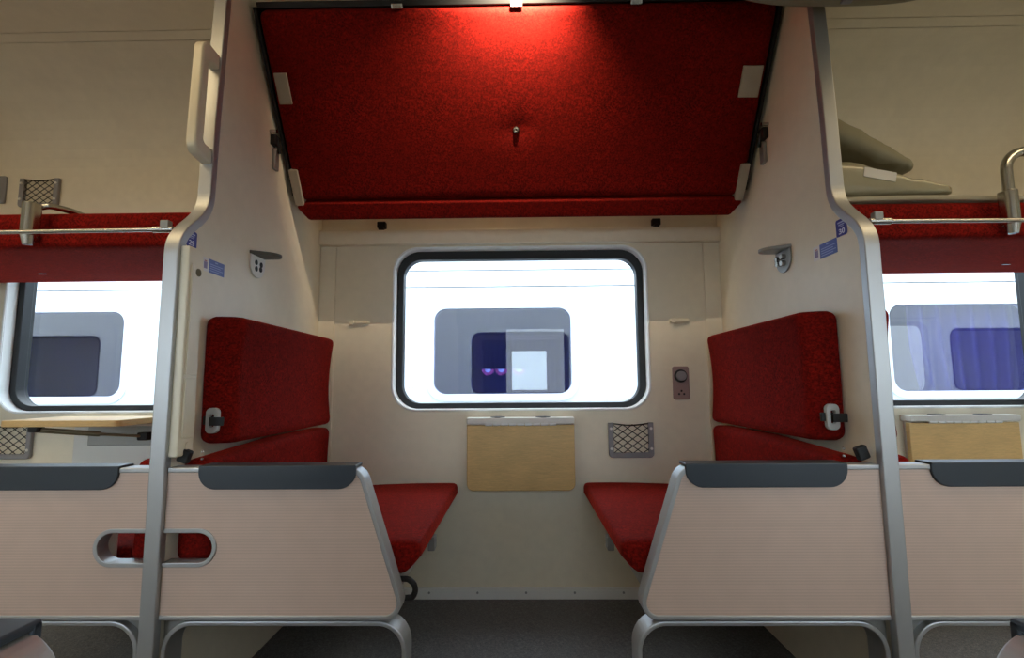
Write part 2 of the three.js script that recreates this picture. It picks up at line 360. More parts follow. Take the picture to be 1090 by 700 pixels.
function mirrorX(g) {
  const p = g.attributes.position, n = g.attributes.normal, uv = g.attributes.uv;
  for (let i = 0; i < p.count; i++) { p.setX(i, -p.getX(i)); if (n) n.setX(i, -n.getX(i)); }
  for (let i = 0; i < p.count; i += 3) for (const a of [p, n, uv]) { if (!a) continue; for (let k = 0; k < a.itemSize; k++) { const q = a.array[(i + 1) * a.itemSize + k]; a.array[(i + 1) * a.itemSize + k] = a.array[(i + 2) * a.itemSize + k]; a.array[(i + 2) * a.itemSize + k] = q; } }
  return g;
}
seat(-1, 'red velour bench behind the slotted end panel, beside the folded table');
seat(1, 'red velour bench below the net pocket and mauve control plate');
seat(1, 'red velour bench showing through the hand slot, in the bay with the opened table', -(2 * HW + TP), 'benches of the next bays');

// back cushions hang on a partition face xf; dir points into the bay
function backCushion(xf, dir, upper, label, group, near = 0.872) {
  const t = thing(upper ? 'upper_back_cushion' : 'lower_back_cushion', label, 'cushion', [xf + dir * 0.05, upper ? 0.752 : 0.5, 0.47], group);
  const y0 = upper ? 0.757 : 0.455, y1 = upper ? 1.132 : 0.744, z0 = 0.062, z1 = upper ? near : 0.942;
  const h = y1 - y0, T = 0.1;
  let g = padded(T, h, z1 - z0, 0.028, 10, 22, 30, (v) => {
    const u = (v.x + T / 2) / T, q = (v.y + h / 2) / h, w = v.z / ((z1 - z0) / 2);
    const prof = upper ? 0.84 + 0.20 * Math.pow(q, 1.5) - 0.10 * Math.sin(Math.PI * q) + 0.14 * Math.pow(1 - q, 2) : 0.95 - 0.06 * Math.sin(Math.PI * q);
    v.x = -T / 2 + u * T * prof;
    v.z -= (upper ? 0.045 : 0.012) * u * Math.max(0, w) * Math.max(0, w);       // near end leans away
    if (!upper) v.y -= 0.02 * Math.max(0, w) * q;
  });
  g.translate(T / 2, 0, 0); if (dir < 0) g = mirrorX(g);
  g.translate(xf + dir * 0.001, (y0 + y1) / 2, (z0 + z1) / 2);
  part('pad', boxUV(g), M.red, t);
  return t;
}
function strap(t, xf, dir, upper) {
  if (upper) {
    const cx = xf + dir * 0.047, y = 0.826, z = 0.876;
    part('strap_plate', merge([exXY(rrect(cx - 0.018, cx + 0.018, y - 0.036, y + 0.036, 0.014), z - 0.012, z + 0.003, [rrect(cx - 0.006, cx + 0.006, y - 0.018, y + 0.018, 0.003)], 0.002)]), std({ color: 0xb6b6b3, roughness: 0.4 }), t, 'pale grey strap plate');
    part('strap', merge([box(cx - 0.03, cx + 0.006, y - 0.012, y + 0.012, z - 0.012, z - 0.004, 0.002), box(cx - 0.004, cx + 0.036, y - 0.014, y + 0.010, z + 0.001, z + 0.010, 0.002)]), M.black, t, 'black strap');
  } else {
    const cx = xf + dir * 0.012, y = 0.738, z = 0.955;
    const b = box(-0.015, 0.015, -0.018, 0.018, -0.01, 0.01, 0.005); b.rotateZ(-dir * 0.35); b.translate(cx + dir * 0.014, y, z);
    part('strap', b, M.black, t, 'black webbing end');
    for (const k of [0, 1]) part('rivet', (() => { const g = new THREE.SphereGeometry(0.004, 8, 6); g.translate(cx + dir * 0.045, y - 0.012 + k * 0.02, 0.93); return g; })(), M.steel, t);
  }
}
for (const [s, n] of [[-1, 'partition with the tall cream box'], [1, 'partition without a box']]) {
  strap(backCushion(s * HW, -s, true, 'upper red back cushion with strap plate on the ' + n, 'upper back cushions of the middle bay'), s * HW, -s, true);
  strap(backCushion(s * HW, -s, false, 'lower red back cushion with black webbing end on the ' + n, 'lower back cushions of the middle bay'), s * HW, -s, false);
}
backCushion(-XN, -1, true, 'upper red back cushion beside the opened table, mostly hidden by the partition', 'upper back cushions of the next bays', 0.905);
backCushion(XN, 1, true, 'upper red back cushion beside the far folded table, mostly hidden by the partition', 'upper back cushions of the next bays', 0.93);
backCushion(-XN, -1, false, 'lower red back cushion below the opened table, mostly hidden', 'lower back cushions of the next bays');
backCushion(XN, 1, false, 'lower red back cushion beside the far folded table, mostly hidden', 'lower back cushions of the next bays');

// ---------------------------------------------------------------- upper berth of the middle bay, folded up
{
  const t = thing('upper_berth', 'folded-up red upper berth with steel button, hanging above the middle window', 'berth', [0, 1.6, 0.3], 'upper berths');
  const B = new THREE.Vector3(0, 1.600, 0.302), E = new THREE.Vector3(0, 0.83, 0.558).normalize(), N = new THREE.Vector3(0, -0.558, 0.83).normalize();
  const mat = new THREE.Matrix4().makeBasis(new THREE.Vector3(1, 0, 0), E, N).setPosition(B);
  const put = (g) => g.applyMatrix4(mat);                     // local x along the car, y up the face, z out of the face
  const cy = 0.34, bw = 1.80, bh = 0.665, off = 0.078;
  const g = padded(bw, bh, 0.13, 0.03, 72, 40, 6, (v) => {
    if (v.z > 0) { const dx = v.x + 0.005, dy = v.y - (cy - off - bh / 2), r = Math.hypot(dx, dy * 1.1); v.z -= 0.012 * Math.exp(-r / 0.028) + 0.003 * Math.exp(-Math.abs(dy) / 0.02) * Math.exp(-Math.abs(dx) / 0.12); }
  });
  g.translate(0, off + bh / 2, -0.065); part('underside', put(g), M.red, t, 'dark red carpeted underside');
  const roll = exXY(rounded([[-0.862, 0.0, 0.02], [0.862, 0.0, 0.02], [0.9, 0.05, 0.02], [0.9, 0.076, 0.01], [-0.9, 0.076, 0.01], [-0.9, 0.05, 0.02]], 5), -0.12, 0.004, [], 0.014, 4);
  part('edge_roll', put(roll), M.red, t);
  const bt = new THREE.CylinderGeometry(0.011, 0.013, 0.012, 20); bt.rotateX(Math.PI / 2); bt.translate(-0.005, cy, -0.004);
  const bp = part('button', put(bt), M.steel, t, 'round steel button');
  const bs = new THREE.TorusGeometry(0.006, 0.002, 8, 16); bs.translate(-0.005, cy, 0.003); part('button_ring', put(bs), M.greyMetal, bp);
  for (const s of [-1, 1]) {
    const w = s < 0 ? 0.048 : 0.072, x1 = 0.895, X = (a, b) => s > 0 ? [a, b] : [-b, -a];
    part('latch_plate', put(box(...X(x1 - w - 0.012, x1 - 0.012), 0.44, 0.545, -0.004, 0.006, 0.003)), M.latch, t, 'beige latch plate');
    part('corner_guard', put(box(...X(0.866, 0.904), 0.06, 0.205, -0.03, 0.005, 0.006)), M.latch, t, 'beige corner guard');
  }
  for (const s of [-1, 1]) part('gap_shade_strip', put(box(Math.min(s * 0.9005, s * 0.914), Math.max(s * 0.9005, s * 0.914), 0.1, 0.75, -0.125, -0.008, 0.003)), M.black, t, 'black strip painted for the shaded gap');  // black strips paint the shade in the gap between berth and partition
  for (const [x, m] of [[-0.41, M.steel], [0.0, M.whitePlastic], [0.41, M.steel]]) part('catch', put(box(x - 0.02, x + 0.02, 0.735, 0.752, -0.03, 0.006, 0.003)), m, t, 'small metal catch');
  part('top_rail', put(box(-0.9, 0.9, 0.744, 0.765, -0.12, -0.01, 0.004)), M.black, t);
}
for (const s of [-1, 1]) {
  const n = s < 0 ? 'on the partition with the grab handle' : 'on the partition under the ceiling housing', X = (a, b) => s > 0 ? [a, b] : [-b, -a];
  const t = thing('berth_stop', 'grey stop plate with black latch ' + n, 'bracket', [s * HW, 1.735, 0.49], 'berth stops on the partitions');
  part('stop_plate', box(...X(HW - 0.014, HW - 0.0005), 1.735, 1.815, 0.475, 0.51, 0.004), M.greyMetal, t);
  part('latch', merge([box(...X(HW - 0.022, HW - 0.0005), 1.82, 1.862, 0.49, 0.53, 0.005), rod([s * (HW - 0.02), 1.85, 0.51], [s * (HW - 0.02), 1.80, 0.49], 0.006)]), M.black, t, 'black latch');
  part('latch_pin', rod([s * (HW - 0.001), 1.87, 0.53], [s * (HW - 0.026), 1.87, 0.53], 0.007), M.steel, t);
}

// ---------------------------------------------------------------- upper berths of the neighbouring bays, let down
const MARKS = [[-2.0, 0.257], [2.0, 0.245]];
function openBerth(s, label) {
  const [MX, MZ] = s < 0 ? MARKS[0] : MARKS[1];
  const t = thing('upper_berth', label, 'berth', [s * 1.9, 1.4, 0.35], 'upper berths');
  const X = (a, b) => s > 0 ? [a, b] : [-b, -a];
  const g = padded(1.83, 0.062, 0.60, 0.022, 40, 6, 16); g.translate(s * 1.885, 1.432, 0.352); part('underside', g, M.red, t, 'red carpeted underside and edge');
  const m = padded(1.82, 0.075, 0.575, 0.03, 40, 6, 16); m.translate(s * 1.885, 1.5, 0.335); part('mattress', m, M.red, t);
  if (s > 0) { const c = padded(1.80, 0.02, 0.575, 0.009, 30, 4, 14, (v) => { v.y += 0.003 * Math.sin(v.x * 9); }); c.translate(s * 1.885, 1.548, 0.337); part('sheet', c, M.sheet, t, 'beige sheet'); }
  part('hinge_rail', box(...X(0.98, 2.79), 1.43, 1.47, 0.011, 0.048, 0.004), M.greyMetal, t);
  part('handle_mark', box(MX - 0.016, MX + 0.016, 1.3975, 1.4015, MZ - 0.004, MZ + 0.004, 0.001), M.steel, t, 'small metal pull');
  // guard rail and its holder
  const hx = s > 0 ? 1.622 : -1.655;
  const bend = (cx, a0, a1) => Array.from({ length: 8 }, (_, i) => { const a = (a0 + (a1 - a0) * i / 7) * Math.PI / 180; return [cx + 0.065 * Math.cos(a), 1.617 + 0.065 * Math.sin(a), 0.682]; });
  const holder = part('rail_holder', merge([exXZ(rounded([[hx - 0.023, 0.655, 0.012], [hx + 0.023, 0.655, 0.012], [hx + 0.02, 0.705, 0.02], [hx - 0.02, 0.705, 0.02]], 8), 1.432, 1.548, [], 0.004), (() => { const q = new THREE.CylinderGeometry(0.022, 0.014, 0.03, 16); q.translate(hx, 1.418, 0.682); return boxUV(q); })()]), M.steel, t, 'polished steel rail holder');
  if (s > 0) part('guard_rail', tube([[hx, 1.545, 0.682], [hx, 1.58, 0.682], ...bend(hx + 0.065, 180, 90), [hx + 0.3, 1.682, 0.682], [hx + 0.55, 1.682, 0.682], ...bend(hx + 0.6, 90, 0), [hx + 0.665, 1.58, 0.682], [hx + 0.665, 1.55, 0.682]], 0.016, 120, 14), M.steel, t, 'steel guard rail');
  else part('guard_rail', tube([[hx - 0.01, 1.535, 0.66], [hx + 0.025, 1.551, 0.64], [hx + 0.05, 1.552, 0.58], [hx + 0.055, 1.549, 0.5]], 0.011, 30, 10), M.steel, t, 'steel guard rail lying flat');
}
openBerth(-1, 'let-down red upper berth with its rail lying flat, above the opened table');
openBerth(1, 'let-down red upper berth carrying folded bedding and an upright guard rail');

// curtain rods of the neighbouring bays
for (const s of [-1, 1]) {
  const t = thing('curtain_rod', s < 0 ? 'thin steel curtain rod before the berth with its rail lying flat' : 'thin steel curtain rod before the berth carrying bedding', 'rod', [s * 1.9, 1.36, 0.965], 'curtain rods');
  part('rod', rod([s * 0.97, 1.360, 0.965], [s * 2.80, 1.352, 0.965], 0.0055, 10), M.steel, t);
  part('end_socket', rod([s * 0.9635, 1.360, 0.965], [s * 1.02, 1.360, 0.965], 0.009, 12), M.steel, t);
  part('end_bracket', box(s * 0.985 - 0.012, s * 0.985 + 0.012, 1.362, 1.385, 0.955, 0.975, 0.003), M.greyMetal, t);
}

// bedding on the right-hand open berth
{
  const crumple = (v, k) => { v.y += 0.006 * perlin.noise(v.x * 16, v.z * 12, v.y * 9 + k) + 0.0035 * perlin.noise(v.x * 60, v.z * 30, k); };
  const p = thing('wrapped_blanket', 'olive folded blanket in clear wrapping with white label, bottom of the bedding pile', 'blanket', [1.24, 1.558, 0.46], 'bedding on the open berth');
  const wedge = (x) => 1 - 0.82 * Math.min(1, Math.max(0, (x + 0.08) / 0.34));
  const g = padded(0.52, 0.125, 0.32, 0.03, 60, 12, 40, (v) => { v.y = (v.y + 0.0625) * wedge(v.x) - 0.0625; if (v.y > -0.05) crumple(v, 1.7); }); g.translate(1.245, 1.629, 0.46); part('wrapping', g, M.plasticWrap, p);
  const l = box(-0.055, 0.055, -0.017, 0.017, -0.001, 0.001, 0.0005); l.rotateZ(-0.2); l.translate(1.25, 1.634, 0.622); part('paper_label', l, std({ color: 0xd8d6cf, roughness: 0.6 }), p, 'white paper label');
  const q = thing('pillow', 'olive grey pillow lying slanted on top of the wrapped blanket', 'pillow', [1.2, 1.65, 0.44], 'bedding on the open berth');
  const h = padded(0.48, 0.075, 0.30, 0.034, 60, 10, 40, (v) => { v.y *= 1 - 0.6 * Math.pow(Math.max(0, v.x / 0.24), 2); crumple(v, 6.1); }); h.rotateZ(-0.53); h.translate(1.2, 1.798, 0.44); part('pillow_case', h, M.bedding, q);
}

// ---------------------------------------------------------------- things on the window wall
// folding tables
function tableHousing(t, cx) {
  const hz = 0.075;
  part('housing', merge([box(cx - 0.236, cx + 0.236, 0.752, 0.779, 0.001, 0.066, 0.004), box(cx - 0.225, cx + 0.225, 0.50, 0.753, 0.001, 0.016, 0.003)]), M.whitePlastic, t, 'light grey housing');
  for (const s of [-1, 1]) part('cup_recess', (() => { const q = new THREE.CylinderGeometry(0.032, 0.032, 0.003, 24); q.translate(cx + s * 0.1, 0.7797, 0.034); return boxUV(q); })(), M.dark, t, 'dark cup recess');
}
for (const [cx, label] of [[0.002, 'folded-down wooden wall table below the middle window'], [1.925, 'folded-down wooden wall table in the bay with the bedding']]) {
  const t = thing('folding_table', label, 'table', [cx, 0.465, 0.03], 'folding wall tables');
  tableHousing(t, cx);
  part('table_top', exXY(rounded([[cx - 0.236, 0.465, 0.03], [cx + 0.236, 0.465, 0.03], [cx + 0.236, 0.746], [cx - 0.236, 0.746]], 8), 0.03, 0.055, [], 0.003), M.wood, t, 'light wood table top');
  part('hinge', merge(Array.from({ length: 9 }, (_, i) => rod([cx - 0.155 + i * 0.035, 0.75, 0.060], [cx - 0.124 + i * 0.035, 0.75, 0.060], 0.0065, 8))), M.frame, t, 'piano hinge');
}
{
  const cx = -1.79, t = thing('folding_table', 'opened wooden wall table on a gas strut under a window', 'table', [cx, 0.7, 0.03], 'folding wall tables');
  tableHousing(t, cx);
  part('table_top', exXZ(rounded([[cx - 0.236, 0.06], [cx + 0.236, 0.06], [cx + 0.236, 0.36, 0.03], [cx - 0.236, 0.36, 0.03]], 8), 0.772, 0.797, [], 0.003), M.wood, t, 'light wood table top');
  part('back_plate', box(cx - 0.15, cx + 0.235, 0.665, 0.77, 0.016, 0.03, 0.003), M.greyMetal, t, 'grey back plate');
  part('gas_strut', merge([rod([cx - 0.13, 0.757, 0.30], [cx + 0.02, 0.728, 0.17], 0.011), rod([cx + 0.02, 0.728, 0.17], [cx + 0.12, 0.708, 0.06], 0.006)]), std({ color: 0x8b8468, metalness: 0.5, roughness: 0.4 }), t, 'olive gas strut');
  part('strut_mount', box(cx - 0.155, cx - 0.115, 0.748, 0.772, 0.28, 0.32, 0.006), M.black, t, 'black strut mount');
  part('strut_mount', box(cx + 0.1, cx + 0.145, 0.69, 0.725, 0.031, 0.07, 0.006), M.black, t, 'black strut mount');
}
// net pockets: u-shaped frame, cord net, elastic top
function netPocket(x0, x1, y0, y1, z, label, m = M.greyPlastic) {
  const t = thing('net_pocket', label, 'net pocket', [(x0 + x1) / 2, y0, z], 'net pockets');
  const o = rounded([[x0, y0, 0.018], [x1, y0, 0.018], [x1, y1, 0.004], [x0, y1, 0.004]], 6), f = 0.022;
  const U = [new THREE.Vector2(x0, y1), ...rounded([[x0, y1], [x0, y0, 0.018], [x1, y0, 0.018], [x1, y1]], 6).slice(1, -1), new THREE.Vector2(x1, y1), new THREE.Vector2(x1 - f, y1), new THREE.Vector2(x1 - f, y0 + f), new THREE.Vector2(x0 + f, y0 + f), new THREE.Vector2(x0 + f, y1)];
  part('pocket_frame', exXY(U, z, z + 0.02, [], 0.004), m, t, 'grey pocket frame');
  const g = [], a0 = x0 + f - 0.003, a1 = x1 - f + 0.003, b0 = y0 + f - 0.003, b1 = y1 - 0.008, n = 5, W = a1 - a0, H = b1 - b0, step = W / 3.7;
  for (const d of [1, -1]) for (let k = -6; k < 9; k++) {                      // clip each slanted cord to the opening
    const m_ = 0.72; let c = k * step, pts = [];
    const at = (x) => d > 0 ? (x - c) * m_ : H - (x - c) * m_;
    let xa = Math.max(0, c), xb = Math.min(W, c + H / m_); if (xb - xa < 0.004) continue;
    g.push(rod([a0 + xa, b0 + at(xa), z + 0.013], [a0 + xb, b0 + at(xb), z + 0.013], 0.0019, 5));
  }
  part('cord_net', merge(g), M.cord, t, 'dark knotted cord net');
  part('elastic', tube([[a0, b1 + 0.004, z + 0.013], [(a0 + a1) / 2, b1 - 0.004, z + 0.013], [a1, b1 + 0.004, z + 0.013]], 0.003, 12, 6), M.cord, t);
  for (const [x, y] of [[x0 + 0.011, y1 - 0.025], [x1 - 0.011, y1 - 0.025], [x0 + 0.011, y0 + 0.04], [x1 - 0.011, y0 + 0.04]]) part('screw', (() => { const q = new THREE.CylinderGeometry(0.006, 0.006, 0.003, 10); q.rotateX(Math.PI / 2); q.translate(x, y, z + 0.0215); return q; })(), M.whitePlastic, t);
}
netPocket(0.393, 0.592, 0.598, 0.751, 0.001, 'grey net pocket beside the folded table of the middle bay');
netPocket(-2.42, -2.209, 0.605, 0.757, 0.001, 'grey net pocket on the wall below the opened table');
netPocket(-2.378, -2.19, 1.775, 1.918, 0.001, 'grey net pocket high on the wall above the let-down berth');
{
  const t = thing('switch_plate', 'mauve control plate with a round black-rimmed knob, beside the middle window', 'switch', [0.726, 0.851, 0], undefined);
  part('plate', exXY(rrect(0.689, 0.763, 0.851, 1.0, 0.01), 0.001, 0.008, [], 0.002), M.mauve, t);
  const k = (r, z0, z1, m, n) => part(n, (() => { const q = new THREE.CylinderGeometry(r, r, z1 - z0, 28); q.rotateX(Math.PI / 2); q.translate(0.724, 0.957, (z0 + z1) / 2); return q; })(), m, t);
  k(0.029, 0.008, 0.014, M.black, 'knob_rim'); k(0.021, 0.014, 0.03, M.greyPlastic, 'knob');
  for (const [x, y] of [[0.715, 0.876], [0.737, 0.876], [0.726, 0.89]]) part('socket_hole', (() => { const q = new THREE.CylinderGeometry(0.0045, 0.0045, 0.002, 12); q.rotateX(Math.PI / 2); q.translate(x, y, 0.0085); return q; })(), M.black, t);
}
for (const [x0, x1, y, label] of [[-0.781, -0.688, 1.213, 'small cream folding coat hook by the middle window, on the side of sticker 29'], [0.683, 0.776, 1.208, 'small cream folding coat hook above the mauve control plate']]) {
  const t = thing('coat_hook', label, 'hook', [(x0 + x1) / 2, y - 0.015, 0], 'coat hooks on the window wall');
  part('hook_base', exXY(rrect(x0, x1, y - 0.013, y + 0.013, 0.012), 0.001, 0.006, [], 0.0015), M.plastic, t);
  part('hook_arm', box(x0 + 0.02, x1 - 0.004, y - 0.007, y + 0.006, 0.0062, 0.016, 0.003), M.plastic, t);
  part('hook_pivot', (() => { const q = new THREE.CylinderGeometry(0.011, 0.011, 0.016, 16); q.rotateX(Math.PI / 2); q.translate(x0 + 0.014, y, 0.0142); return q; })(), M.plastic, t);
}
{
  const t = thing('wall_plate', 'grey plate high on the wall beside the upper net pocket', 'plate', [-2.49, 1.80, 0]);
  part('plate', exXY(rrect(-2.56, -2.452, 1.80, 1.935, 0.01), 0.001, 0.012, [], 0.003), M.greyPlastic, t);
  part('plate_button', box(-2.53, -2.48, 1.85, 1.89, 0.0122, 0.018, 0.003), M.dark, t);
}

// ---------------------------------------------------------------- things on the partitions
for (const s of [-1, 1]) {                            // small folding shelves
  const n = s < 0 ? '29' : '30', X = (u) => s * (HW - u);
  const t = thing('wall_shelf', (s < 0 ? 'small dark quarter-round wall shelf on a four-hole plate, beyond sticker ' : 'small grey wall shelf bracket with round fittings, beyond sticker ') + n, 'shelf', [s * HW, 1.31, 0.58], 'small wall shelves');
  const zc = 0.583, w = 0.05;
  const plate = rounded([[zc - w, 1.302, 0.048], [zc + w, 1.302, 0.048], [zc + w, 1.378], [zc - w, 1.378]], 10);
  const holes = [[-0.018, 1.335], [0.012, 1.332], [-0.02, 1.352], [0.014, 1.354]];
  part('plate', exZY(plate, Math.min(X(0.0005), X(0.007)), Math.max(X(0.0005), X(0.007)), [], 0.0015), s < 0 ? M.whitePlastic : M.greyMetal, t);
  for (const [dz, y] of holes) part('screw_hole', rod([X(0.006), y, zc + dz], [X(s < 0 ? 0.0085 : 0.022), y, zc + dz], 0.0095, 14), s < 0 ? M.black : M.steel, t);
  const prot = s < 0 ? 0.085 : 0.085;
  const sh = rounded([[X(0.0005), zc - w, 0], [X(prot), zc - w, 0.03], [X(prot * 0.85), zc + w * 0.2, 0.05], [X(0.0005), zc + w, 0]].map((p) => [p[0], p[1], p[2]]), 10);
  part('shelf_plate', exXZ(sh, 1.3785, 1.39, [], 0.002), s < 0 ? std({ color: 0x55544c, roughness: 0.45 }) : M.greyMetal, t, 'grey shelf plate');
}
// stickers
function canvas(w, h, fn) { const c = document.createElement('canvas'); c.width = w; c.height = h; fn(c.getContext('2d')); const t = new THREE.CanvasTexture(c); t.colorSpace = THREE.SRGBColorSpace; return t; }
function stickerMesh(name, label, group, s, z0, z1, y0, y1, map, r) {
  const t = thing(name, label, 'sticker', [s * HW, y0, (z0 + z1) / 2], group);
  const w = z1 - z0, h = y1 - y0, g = new THREE.ShapeGeometry(new THREE.Shape(rrect(-w / 2, w / 2, -h / 2, h / 2, r, 5)));
  const p = g.attributes.position, uv = g.attributes.uv; for (let i = 0; i < p.count; i++) uv.setXY(i, p.getX(i) / w + 0.5, p.getY(i) / h + 0.5);
  g.rotateY(s < 0 ? Math.PI / 2 : -Math.PI / 2); g.translate(s * (HW - 0.0008), (y0 + y1) / 2, (z0 + z1) / 2);
  part('print', g, std({ map, roughness: 0.4, side: THREE.DoubleSide }), t);
}
const num = (n) => canvas(128, 160, (c) => {
  c.fillStyle = '#2c3390'; c.fillRect(0, 0, 128, 160); c.fillStyle = '#aab2dd'; c.fillRect(22, 24, 84, 14); c.fillRect(30, 48, 68, 10); c.fillRect(40, 66, 48, 7);
  c.fillStyle = '#dfe4f7'; c.font = 'bold 66px sans-serif'; c.textAlign = 'center'; c.textBaseline = 'middle'; c.fillText(n, 64, 116);
});
const notice = canvas(320, 128, (c) => {
  c.fillStyle = '#e6e3e0'; c.fillRect(0, 0, 320, 128); c.fillStyle = '#4a5cae'; c.fillRect(92, 0, 228, 128);
  c.fillStyle = '#8d80a8'; c.fillRect(22, 40, 48, 62); c.fillStyle = '#b9787e'; c.fillRect(30, 26, 34, 12);
  c.fillStyle = '#93a2dc'; c.fillRect(180, 14, 40, 10); for (let k = 0; k < 4; k++) c.fillRect(110, 42 + k * 20, 190 - (k % 2) * 34, 7);
});
stickerMesh('seat_number_sticker', 'dark blue sticker with white number 29 above the tall cream box', 'seat number stickers', -1, 0.92, 0.966, 1.314, 1.362, num('29'), 0.006);
stickerMesh('seat_number_sticker', 'dark blue sticker with white number 30 on the partition without a box', 'seat number stickers', 1, 0.879, 0.93, 1.338, 1.388, num('30'), 0.006);
stickerMesh('notice_sticker', 'white and blue notice sticker beside the tall cream box', 'notice stickers', -1, 0.777, 0.889, 1.262, 1.303, notice, 0.001);
stickerMesh('notice_sticker', 'white and blue notice sticker on the partition without a box', 'notice stickers', 1, 0.757, 0.88, 1.297, 1.341, notice, 0.001);
// tall cream service box on the left partition
{
  const t = thing('service_box', 'tall narrow cream box along the partition edge below sticker 29', 'box', [-HW, 0.735, 0.95]);
  part('body', exXY(rrect(-HW + 0.0005, -HW + 0.027, 0.738, 1.308, 0.006), 0.924, 0.988, [], 0.004, 3), M.plastic, t);
  part('lid', box(-HW + 0.0262, -HW + 0.0315, 0.954, 1.262, 0.930, 0.978, 0.0015), M.plastic, t);
  part('lid', box(-HW + 0.0262, -HW + 0.0315, 0.785, 0.945, 0.930, 0.978, 0.0015), M.plastic, t);
  part('finger_hole', exZY(rrect(0.94, 0.964, 1.228, 1.25, 0.0105), -HW + 0.0316, -HW + 0.0322), std({ color: 0x6d6444, roughness: 0.7 }), t, 'olive oval finger hole');
  part('lock', (() => { const q = new THREE.CylinderGeometry(0.012, 0.012, 0.004, 20); q.rotateZ(Math.PI / 2); q.translate(-HW + 0.029, 0.763, 0.95); return q; })(), M.plastic, t);
}
// grab handle on the edge of the left partition
{
  const x = -HW - TP / 2, t = thing('grab_handle', 'cream plastic grab handle on the partition edge above sticker 29', 'handle', [x, 1.6, 0.9]);
  const o = rounded([[0.868, 1.592], [0.950, 1.602, 0.03], [0.938, 1.958, 0.03], [0.855, 1.95]], 8), i = rounded([[0.868, 1.64], [0.912, 1.642, 0.012], [0.904, 1.905, 0.012], [0.855, 1.905]], 6);
  part('grip', exZY([...o, ...i.slice().reverse()], x - 0.017, x + 0.017, [], 0.008, 4), M.plastic, t);
}

// ---------------------------------------------------------------- ceiling fittings
{
  for (const [x, label] of [[-1.9, 'long warm ceiling lamp over the aisle beside the opened table'], [1.9, 'long warm ceiling lamp over the aisle beside the bedding']]) {
    const t = thing('aisle_lamp', label, 'lamp', [x, 2.33, 1.435], 'aisle lamps');
    part('lamp_body', box(x - 0.82, x + 0.82, 2.335, 2.379, 1.37, 1.50, 0.006), M.whitePlastic, t);
    part('diffuser', box(x - 0.8, x + 0.8, 2.324, 2.3348, 1.39, 1.48, 0.003), M.lampGlow, t);
  }
  const d = thing('downlight', 'small round ceiling lamp in front of the folded berth', 'lamp', [0.03, 2.35, 0.87]);
  part('ring', (() => { const q = new THREE.TorusGeometry(0.034, 0.007, 10, 28); q.rotateX(Math.PI / 2); q.translate(0.03, 2.372, 0.87); return q; })(), M.steel, d);
  part('lens', (() => { const q = new THREE.CylinderGeometry(0.032, 0.032, 0.006, 24); q.translate(0.03, 2.376, 0.87); return q; })(), M.lampGlow, d);
  part('added_baffle', merge([box(-0.05, 0.11, 2.296, 2.300, 0.852, 0.93, 0.001), box(-0.05, 0.11, 2.298, 2.378, 0.926, 0.93, 0.001)]), M.steel, d, 'added unseen metal plate cutting the lamp spill');  // unseen plate, added to keep the downlight off wall and seats
  const f = thing('ceiling_vent_housing', 'olive grey rounded ceiling housing above the partition with sticker 30', 'vent', [0.97, 2.06, 1.12]);
  const g = padded(0.86, 0.32, 0.46, 0.1, 40, 16, 24, (v) => { v.y += 0.1 * Math.pow(Math.abs(v.x) / 0.43, 3) * (v.y < 0 ? 1 : 0); }); g.translate(0.96, 2.178, 1.1);
  part('housing', g, std({ color: 0x8f8a70, roughness: 0.6 }), f);
  part('grille', box(0.94, 0.97, 2.012, 2.02, 0.95, 1.05, 0.003), M.greyPlastic, f);
}

{
  const t = thing('window_curtain', 'dark curtain drawn halfway over the window across the aisle', 'curtain', [-0.4, 0.75, DEPTH - 0.05]);
  const cloth = std({ color: 0x39323a, roughness: 0.9, side: THREE.DoubleSide });
  for (const [name, x0, x1, y0, y1, z] of [['cloth', -0.64, -0.14, 0.735, 1.685, 0.05], ['cloth', 0.46, 0.9, 0.735, 1.685, 0.05], ['valance', -0.66, 0.92, 1.535, 1.70, 0.075]]) {
    const g = new THREE.PlaneGeometry(x1 - x0, y1 - y0, 80, 4), p = g.attributes.position; for (let i = 0; i < p.count; i++) p.setZ(i, 0.016 * Math.sin(p.getX(i) * 75));
    g.computeVertexNormals(); g.translate((x0 + x1) / 2, (y0 + y1) / 2, DEPTH - z); part(name, boxUV(g), cloth, t);
  }
  part('curtain_rail', rod([-0.66, 1.69, DEPTH - 0.05], [0.92, 1.69, DEPTH - 0.05], 0.006), M.steel, t);
}
